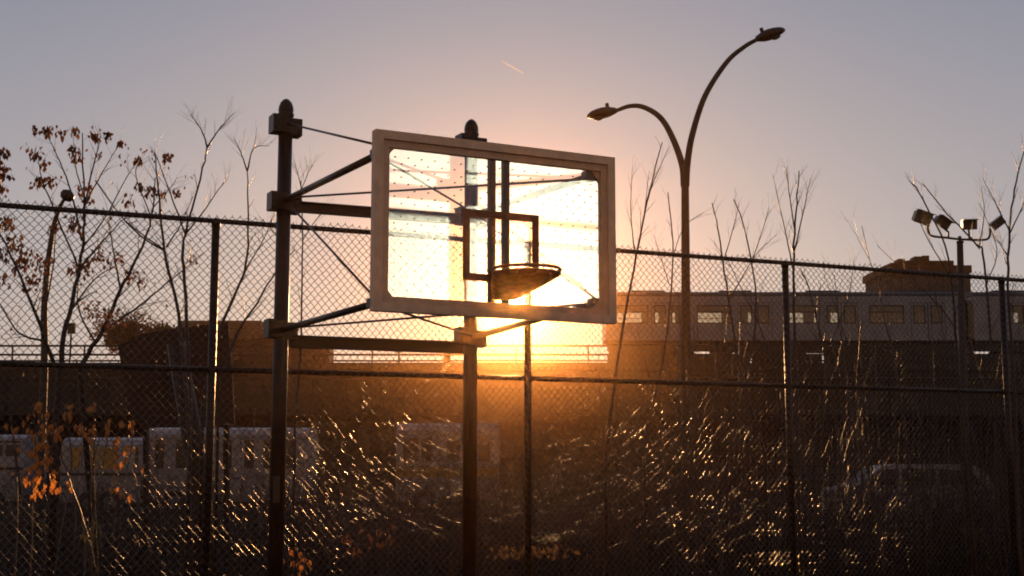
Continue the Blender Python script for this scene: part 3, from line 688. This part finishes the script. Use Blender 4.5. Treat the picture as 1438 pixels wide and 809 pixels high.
# the leafy tree on the left
tree('autumn_tree', gnd(78, 14.5), [
    (z3((175, 1000), (190, 780), (225, 600), (258, 450), (264, 300), (260, 60)), .038, .006, 0),
    (z3((240, 500), (300, 430), (345, 380), (400, 320)), .016, .005, .5),
    (z3((175, 800), (130, 680), (75, 540), (0, 380)), .026, .010, -.5),
    (z3((150, 720), (60, 690), (0, 600)), .014, .007, -.4),
    (z3((258, 400), (225, 250), (180, 130), (140, 50)), .013, .003, .3),
    (z3((262, 330), (285, 200), (310, 110), (318, 60)), .012, .003, -.3),
    (z3((262, 300), (320, 190), (380, 90)), .011, .003, .4),
    (z3((245, 480), (170, 300), (130, 200), (120, 120)), .012, .003, -.4),
    (z3((262, 420), (330, 330), (400, 200), (435, 150)), .011, .003, .3),
    (z3((262, 250), (235, 150), (232, 60)), .008, .002, .2),
    (z3((225, 620), (300, 520), (365, 480)), .012, .004, .5),
    (z3((130, 690), (165, 500), (180, 320)), .012, .004, .3)],
    'autumn tree with sparse brown leaves rising above the fence at the left', 'tree', nt_=7, tl=.45, leaves=[
    (x/2.2475, 160+y/2.2475, n, r_) for x, y, n, r_ in ((150, 50, 26, 7), (112, 45, 14, 5), (112, 120, 26, 8), (235, 112, 22, 8), (232, 50, 12, 6), (340, 65, 18, 5), (380, 88, 14, 4), (300, 68, 16, 5), (130, 210, 18, 7), (158, 210, 22, 7), (140, 155, 12, 7), (240, 140, 14, 6), (265, 230, 18, 10), (240, 345, 34, 11), (45, 400, 30, 11), (85, 450, 40, 14), (140, 480, 34, 12), (250, 490, 30, 12), (100, 530, 26, 10), (190, 60, 10, 6), (280, 260, 12, 8), (175, 350, 16, 9), (25, 340, 22, 9), (10, 520, 20, 9), (115, 220, 12, 6), (60, 470, 26, 9), (305, 130, 8, 4))])
tree('autumn_tree', gnd(150, 15.2), [
    (z3((250, 800), (320, 690), (380, 560), (440, 440), (478, 330), (490, 200)), .030, .006, 0),
    (z3((380, 560), (365, 470), (340, 330)), .014, .005, .3),
    (z3((320, 690), (420, 620), (520, 540), (640, 440)), .016, .005, .5),
    (z3((300, 720), (250, 620), (245, 520)), .014, .004, -.3),
    (z3((300, 210), (380, 320), (450, 390), (520, 432)), .006, .012, .2),
    (z3((478, 330), (430, 200), (435, 150)), .008, .003, -.3),
    (z3((480, 300), (540, 230), (560, 200)), .008, .003, .3)],
    'autumn tree with rusty leaf clusters just right of the leafy left tree', 'tree', Y=15.2, nt_=8, tl=.5, leaves=[
    (x/2.2475, 160+y/2.2475, n, r_) for x, y, n, r_ in ((435, 140, 18, 5), (530, 135, 26, 6), (500, 250, 22, 9), (470, 240, 20, 8), (410, 270, 18, 9), (560, 245, 10, 5), (440, 225, 12, 5), (360, 460, 20, 12), (300, 440, 14, 10), (420, 510, 18, 10), (350, 640, 20, 14), (610, 455, 8, 5), (450, 530, 10, 8), (265, 480, 14, 8), (310, 450, 8, 6))])
tree('autumn_tree', gnd(-35, 14), [(((-30, 760), (-25, 600), (-15, 420), (-2, 300), (0, 210)), .035, .008, 0), (((-20, 480), (10, 560), (30, 700)), .01, .01, 0)],
    'leafy tree mostly cut off by the left edge of the picture', 'tree', Y=14., nt_=9, tl=.4, leaves=[(5, 212, 26, 7), (6, 240, 34, 9), (-4, 230, 30, 8), (4, 262, 10, 5), (6, 310, 16, 8), (4, 355, 20, 9)])
# bare saplings traced one by one
bare = [
 (z3((600, 1000), (592, 690), (578, 450), (585, 380), (640, 170), (655, 105)), (z3((585, 380), (545, 270), (500, 150), (488, 120)), z3((590, 375), (640, 310), (690, 240), (720, 200)), z3((655, 105), (635, 50), (600, 0)), z3((655, 105), (690, 50), (735, 0))), 15., .026, 'bare forked tree in front of the brown panel, nearest the left fence post'),
 (z3((600, 1050), (572, 690), (520, 430), (500, 250), (488, 120)), (z3((520, 430), (450, 380), (380, 320), (305, 212)), z3((525, 420), (570, 350), (610, 260))), 14.4, .024, 'bare sapling leaning left across the brown panel'),
 (z3((640, 900), (700, 670), (770, 500), (785, 350), (780, 180)), (z3((770, 500), (830, 400), (868, 310)), z3((780, 180), (760, 120), (740, 80)), z3((780, 180), (800, 110), (850, 100))), 14.8, .022, 'bare sapling between the left fence post and the left hoop pole'),
 (z3((690, 860), (750, 690), (810, 600), (870, 500), (930, 430)), (z3((870, 500), (880, 400), (815, 320)),), 15.3, .018, 'bare slanting sapling passing behind the left hoop pole'),
 (z3((930, 1000), (950, 700), (955, 400), (950, 210)), (z3((955, 400), (1000, 330), (1040, 300)), z3((950, 230), (930, 150)), z3((950, 240), (985, 160))), 15.5, .014, 'bare thin sapling just right of the left hoop pole'),
 (((850, 640), (868, 500), (890, 380), (908, 285), (930, 200)), (((893, 370), (886, 300), (888, 235)), ((905, 300), (916, 260), (940, 205)), ((885, 400), (900, 330), (912, 240))), 15.6, .020, 'bare sapling rising right beside the backboard frame'),
 (((905, 620), (935, 480), (945, 360), (938, 270)), (((945, 360), (960, 320), (985, 300)), ((940, 400), (918, 330))), 16., .014, 'bare thin sapling just left of the street lamp pole'),
 (((1075, 640), (1040, 520), (1020, 400), (1010, 330), (1000, 285)), (((1015, 370), (1030, 320), (1038, 285)), ((1025, 420), (1060, 360), (1090, 330))), 16.2, .018, 'bare sapling leaning left between the street lamp and the fence post'),
 (((1020, 660), (1050, 520), (1062, 420), (1045, 320), (1030, 280)), (((1055, 370), (1072, 320), (1080, 290)),), 16.4, .016, 'bare sapling crossing the train just left of the middle right fence post'),
 (((1122, 700), (1118, 520), (1114, 380), (1118, 300), (1122, 240)), (((1114, 380), (1102, 320), (1085, 245)), ((1117, 330), (1108, 270), (1104, 235)), ((1116, 350), (1130, 290), (1138, 250))), 15., .022, 'bare tall sapling directly behind the middle right fence post'),
 (((1185, 700), (1170, 560), (1140, 420), (1125, 380)), (((1160, 500), (1190, 420), (1200, 360)),), 15.4, .016, 'bare sapling crossing the second train window from the fence post'),
 (((1365, 740), (1345, 520), (1340, 440), (1327, 345), (1290, 270), (1278, 255)), (((1335, 390), (1300, 330), (1290, 300)), ((1341, 460), (1310, 420), (1232, 345))), 15., .018, 'bare sapling bending left past the floodlights'),
 (((1400, 740), (1397, 560), (1382, 370), (1371, 343), (1330, 300), (1296, 258)), (((1375, 350), (1382, 300), (1378, 262)), ((1385, 400), (1400, 350), (1375, 285))), 15.5, .018, 'bare sapling with a long twig reaching up through the floodlights'),
 (((1430, 760), (1425, 560), (1416, 400), (1418, 320), (1427, 255), (1440, 205)), (((1418, 325), (1400, 290), (1380, 250)), ((1417, 330), (1436, 290), (1446, 262)), ((1416, 360), (1395, 330))), 14.6, .022, 'bare sapling rising beside the right edge above the last fence post')]
for pts, brs, Y, r0, lb in bare:
    tree('bare_sapling', gnd(pts[0][0], Y), [(pts, r0, .006, 0)]+[(b_, r0*.42, .0025, random.uniform(-.4, .4)) for b_ in brs], lb, 'tree', Y=Y, m='pale_bark', nt_=10, tl=.40, lvl=1, spread=.42)
# the thicket: slim stems one could count, all alike
srcs = []
for i in range(6):
    t = empty('thicket_sapling', gnd(900+i*80, 17), 'slim bare stem in the brushwood thicket behind the fence', 'sapling', 'slim bare stems of the thicket')
    h = random.uniform(2.3, 3.3); lean = random.uniform(-.35, .35); b_ = V(t.location)
    sp = wob([b_, b_+V((lean*.15, 0, h*.3)), b_+V((lean*.5, random.uniform(-.2, .2), h*.65)), b_+V((lean*1.1, random.uniform(-.3, .3), h))], .01, 4)
    part('trunk', G().tube(sp, [.014-.011*k/(len(sp)-1) for k in range(len(sp))], 6), 'pale_bark', t, True)
    tg = G(); twigs(tg, sp, .012, 11, .8, 1, .45, .6, None, .12); part('twigs', tg, 'pale_bark', t, True, kind='stuff')
    srcs.append(t)
def copy_tree(o, loc, rz, sc_):
    c = o.copy(); C.objects.link(c); c.location = loc; c.rotation_euler = (0, 0, rz); c.scale = (sc_,)*3
    for ch in o.children:
        d = ch.copy(); C.objects.link(d); d.parent = c
    return c
rs = random.Random(11)
for i in range(6, 175):
    px = rs.choice((rs.uniform(850, 1450), rs.uniform(850, 1450), rs.uniform(400, 900), rs.uniform(0, 420)))
    Y = rs.uniform(14.6, 22); sc_ = rs.uniform(.6, 1.15)
    if px > 940 and rs.random() < .35: sc_ *= rs.uniform(1.2, 1.5)
    if px < 860: sc_ *= .70
    if 480 < px < 850: sc_ = rs.uniform(.45, .6)
    copy_tree(srcs[i % 6], gnd(px, Y), rs.uniform(0, 6.28), sc_)
# weeds and brushwood on the ground behind the fence
g = G(); r2 = random.Random(5)
for i in range(9000):
    px = r2.uniform(-60, 1500); Y = 13.4+r2.random()**1.1*13
    while FP(0, 0).y+(px-719)/F*Y*.445+.25 > Y: Y += .5
    p = V(gnd(px, Y)); h = min(1.7, (.30+.125*(Y-12.9)))*r2.uniform(.55, 1.08)+(r2.uniform(.2, .6) if r2.random() < .03 else 0)+(.25 if px > 1120 else 0); ln = V((r2.uniform(-.5, .5), r2.uniform(-.5, .5), 0))*h
    q = [p, p+ln*.25+V((0, 0, h*.45)), p+ln*.7+V((0, 0, h*.85)), p+ln*1.25+V((0, 0, h))]
    g.tube(q, [.006, .005, .0035, .0015], 3, False)
    for s in range(r2.randint(1, 5)):
        f = r2.uniform(.2, .95); c_ = q[0].lerp(q[3], f); d = V((r2.uniform(-1, 1), r2.uniform(-1, 1), r2.uniform(-.3, .9))).normalized()
        if r2.random() < .5: g.tube([c_, c_+d*.14, c_+d*.24+V((0, 0, .03))], [.003, .002, .001], 3, False)
        else: leaf_geo(g, c_, r2.uniform(.05, .12), r2.uniform(.02, .05), d, V((r2.uniform(-1, 1), r2.uniform(-1, 1), 1)).normalized())
o = part('undergrowth', g, 'weeds'); o['kind'] = 'stuff'; o['label'] = 'dark tangled undergrowth behind the fence'
g = G(); r4 = random.Random(21)
for i in range(1400):
    px = r4.gauss(780, 200) if i % 3 else r4.uniform(380, 1440); Y = r4.uniform(15.5, 20.5)
    z0_ = r4.uniform(.5, 2.1); p = at(px, 650, Y); p.z = z0_; a_ = r4.uniform(0, 6.28); l_ = r4.uniform(.4, 1.1)
    hd = V((math.cos(a_), math.sin(a_)*.4, 0)); up_ = r4.uniform(.15, .9)
    q = [p, p+hd*l_*.35+V((0, 0, up_*l_*.5)), p+hd*l_*.75+V((0, 0, up_*l_*.75)), p+hd*l_*1.15+V((0, 0, up_*l_*r4.uniform(.3, .8)))]
    g.tube(spline(q, 3), [.0045-.0034*k/9 for k in range(10)], 4, False)
    for s_ in range(3):
        c_ = q[s_+1]; g.tube([c_, c_+V((r4.uniform(-.2, .2), r4.uniform(-.1, .1), r4.uniform(-.05, .3)))], [.0025, .001], 3, False)
o = part('brushwood', g, 'pale_bark', None, True); o['kind'] = 'stuff'; o['label'] = 'tangle of fine bare twigs behind the fence below the backboard'
# plant with glowing orange leaves at the lower left
YO = 13.0 - 1.3
pt = empty('orange_leaved_plant', gnd(60, YO+.6), 'young plant with glowing orange leaves behind the fence at the lower left', 'plant')
lg = G(); leaf_geo(lg, V((0, 0, 0)), .10, .062, V((0, 0, -1)), V((0, -1, .1))); l0 = None
stems = [((40, 860), (46, 700), (50, 620), (46, 565)), ((70, 860), (90, 720), (100, 640), (92, 570)), ((150, 860), (120, 740), (85, 640), (60, 590)), ((110, 850), (135, 700), (150, 620), (150, 592)), ((160, 840), (172, 700), (186, 620), (183, 588)), ((20, 850), (25, 700), (20, 620)), ((140, 860), (132, 700), (132, 600), (130, 562))]
for s_ in stems:
    part('stem', G().tube(wob([at(x, y, YO+.6) for x, y in s_], .008, 5), [.007]*0 or .0055, 5), 'pale_bark', pt, True)
r3 = random.Random(9)
spots = [(52, 572), (47, 582), (60, 585), (55, 568), (68, 582), (92, 572), (98, 580), (95, 590), (90, 583), (101, 572), (131, 575), (131, 569), (156, 592), (150, 600), (182, 600), (186, 604), (22, 605), (15, 602), (75, 600), (80, 612), (82, 605), (86, 615), (60, 605), (62, 620), (115, 598), (112, 606), (132, 608), (134, 600), (173, 598), (168, 632), (180, 628), (188, 630), (176, 638), (58, 625), (45, 640), (50, 650), (62, 645), (70, 650), (42, 660), (48, 672), (55, 665), (40, 680), (60, 690), (72, 685), (106, 600), (125, 618)]
for (x, y) in spots+[(r3.gauss(60, 22), r3.uniform(590, 700)) for _ in range(60)]+[(r3.gauss(165, 18), r3.uniform(600, 700)) for _ in range(22)]+[(x+r3.uniform(-6, 6), y+r3.uniform(-6, 6)) for x, y in spots]:
    p = at(x+r3.uniform(-2, 2), y-5, YO+.6+r3.uniform(-.25, .25))-ORG[pt.name]
    if l0 is None: l0 = part('leaf', lg, 'leaf_orange', pt, local=True); l0.location = p; l0.rotation_euler = (r3.uniform(-.4, .4), r3.uniform(-.5, .5), r3.uniform(-1, 1))
    else: inst(l0, p, pt, rot=(r3.uniform(-.4, .4), r3.uniform(-.5, .5), r3.uniform(-1.2, 1.2)), scale=r3.uniform(.55, 1.05))
def small_plant(px, py0, py1, Y, n, label, m, sprd=18, name='weed_plant'):
    t = empty(name, gnd(px, Y), label, 'plant')
    for k in range(4): part('stem', G().tube(wob([gnd(px+k*4-8, Y), at(px+k*6-9, (py0+py1)/2+40, Y), at(px+k*9-14, py0+k*5, Y)], .01, 5), .005, 5), 'pale_bark', t, True)
    lf = None
    for k in range(n):
        p = at(px+r3.gauss(0, sprd), r3.uniform(py0, py1), Y+r3.uniform(-.2, .2))-ORG[t.name]; ro = (r3.uniform(-.9, .9), r3.uniform(-.9, .9), r3.uniform(-3, 3))
        if lf is None: lf = part('leaf', lg, m, t, local=True); lf.location = p; lf.rotation_euler = ro
        else: inst(lf, p, t, rot=ro, scale=r3.uniform(.5, .95))
small_plant(505, 738, 775, 13.6, 26, 'clump of brown leaves low behind the fence, right of the left hoop pole', 'leaf_brown')
small_plant(542, 735, 762, 13.9, 12, 'small brown-leaved weed left of the middle hoop pole', 'leaf_brown', 8)
small_plant(415, 765, 809, 12.9, 22, 'small weed with reddish leaves at the foot of the left hoop pole', 'leaf_orange', 14)
small_plant(1375, 735, 809, 14.9, 20, 'dull olive weed low behind the fence at the right', 'leaf_green', 12)
small_plant(128, 722, 760, 13.0, 12, 'little yellowish weed below the orange-leaved plant', 'leaf_green', 7)

small_plant(745, 764, 780, 13.9, 80, 'added gold leaves standing in for a glint of light on the ground at the bottom, behind the middle fence post', 'leaf_glint', 30, 'glint_leaf_clump')  # leaf clump added in place of a golden glint on the ground

# ------------------------------------------------------------------ far trees
def crown_tree(px, py, Y, wpx, hpx, label, m, nleaf=2600):
    c_ = at(px, py, Y); rx = wpx/2*Y/F; rz = hpx/2*Y/F
    t = empty('background_tree', (c_.x, Y, 0), label, 'tree')
    part('trunk', G().tube([(c_.x, Y, 0), (c_.x+.1, Y, c_.z*.5), (c_.x, Y, c_.z-rz*.3), (c_.x+.2, Y, c_.z+rz*.5)], [.28, .2, .14, .04], 8), 'bark', t, True)
    bg_ = G(); tips = []
    sp = [V((c_.x, Y, c_.z-rz*1.3+k*rz*2/7)) for k in range(8)]
    twigs(bg_, sp, .16, 26, rx*1.25, 1, .75, .5, tips, .0); part('branches', bg_, 'bark', t, kind='stuff')
    lg_ = G()
    clumps = [c_+V((random.gauss(0, .42)*rx, random.gauss(0, .42)*rx, random.gauss(0, .40)*rz)) for _ in range(40)]
    for _ in range(nleaf):
        q = random.choice(clumps)+rv(rx*.22); leaf_geo(lg_, q, .22, .16, rv().normalized(), rv().normalized())
    part('crown', lg_, m, t, kind='stuff')
crown_tree(185, 466, 80, 110, 56, 'rounded autumn tree beyond the viaduct left of the brown panel', 'leaf_brown')
crown_tree(232, 474, 76.5, 50, 34, 'small dark green tree beside the rounded autumn tree', 'leaf_green', 1500)

# ------------------------------------------------------------------ contrail, haze
a, b = at(703, 85, 4000), at(736, 103.5, 4060)
o = part('contrail', G().tube([a, a.lerp(b, .3), a.lerp(b, .7), b], [.8, 2.2, 2.6, 1.2], 8), 'contrail', None, True); tag(o, 'short white contrail high in the sky above the backboard', 'contrail')
g = G(); g.box(-62, 72, -10, 90, -1.2, 21); o = part('haze', g, 'haze'); o['kind'] = 'stuff'
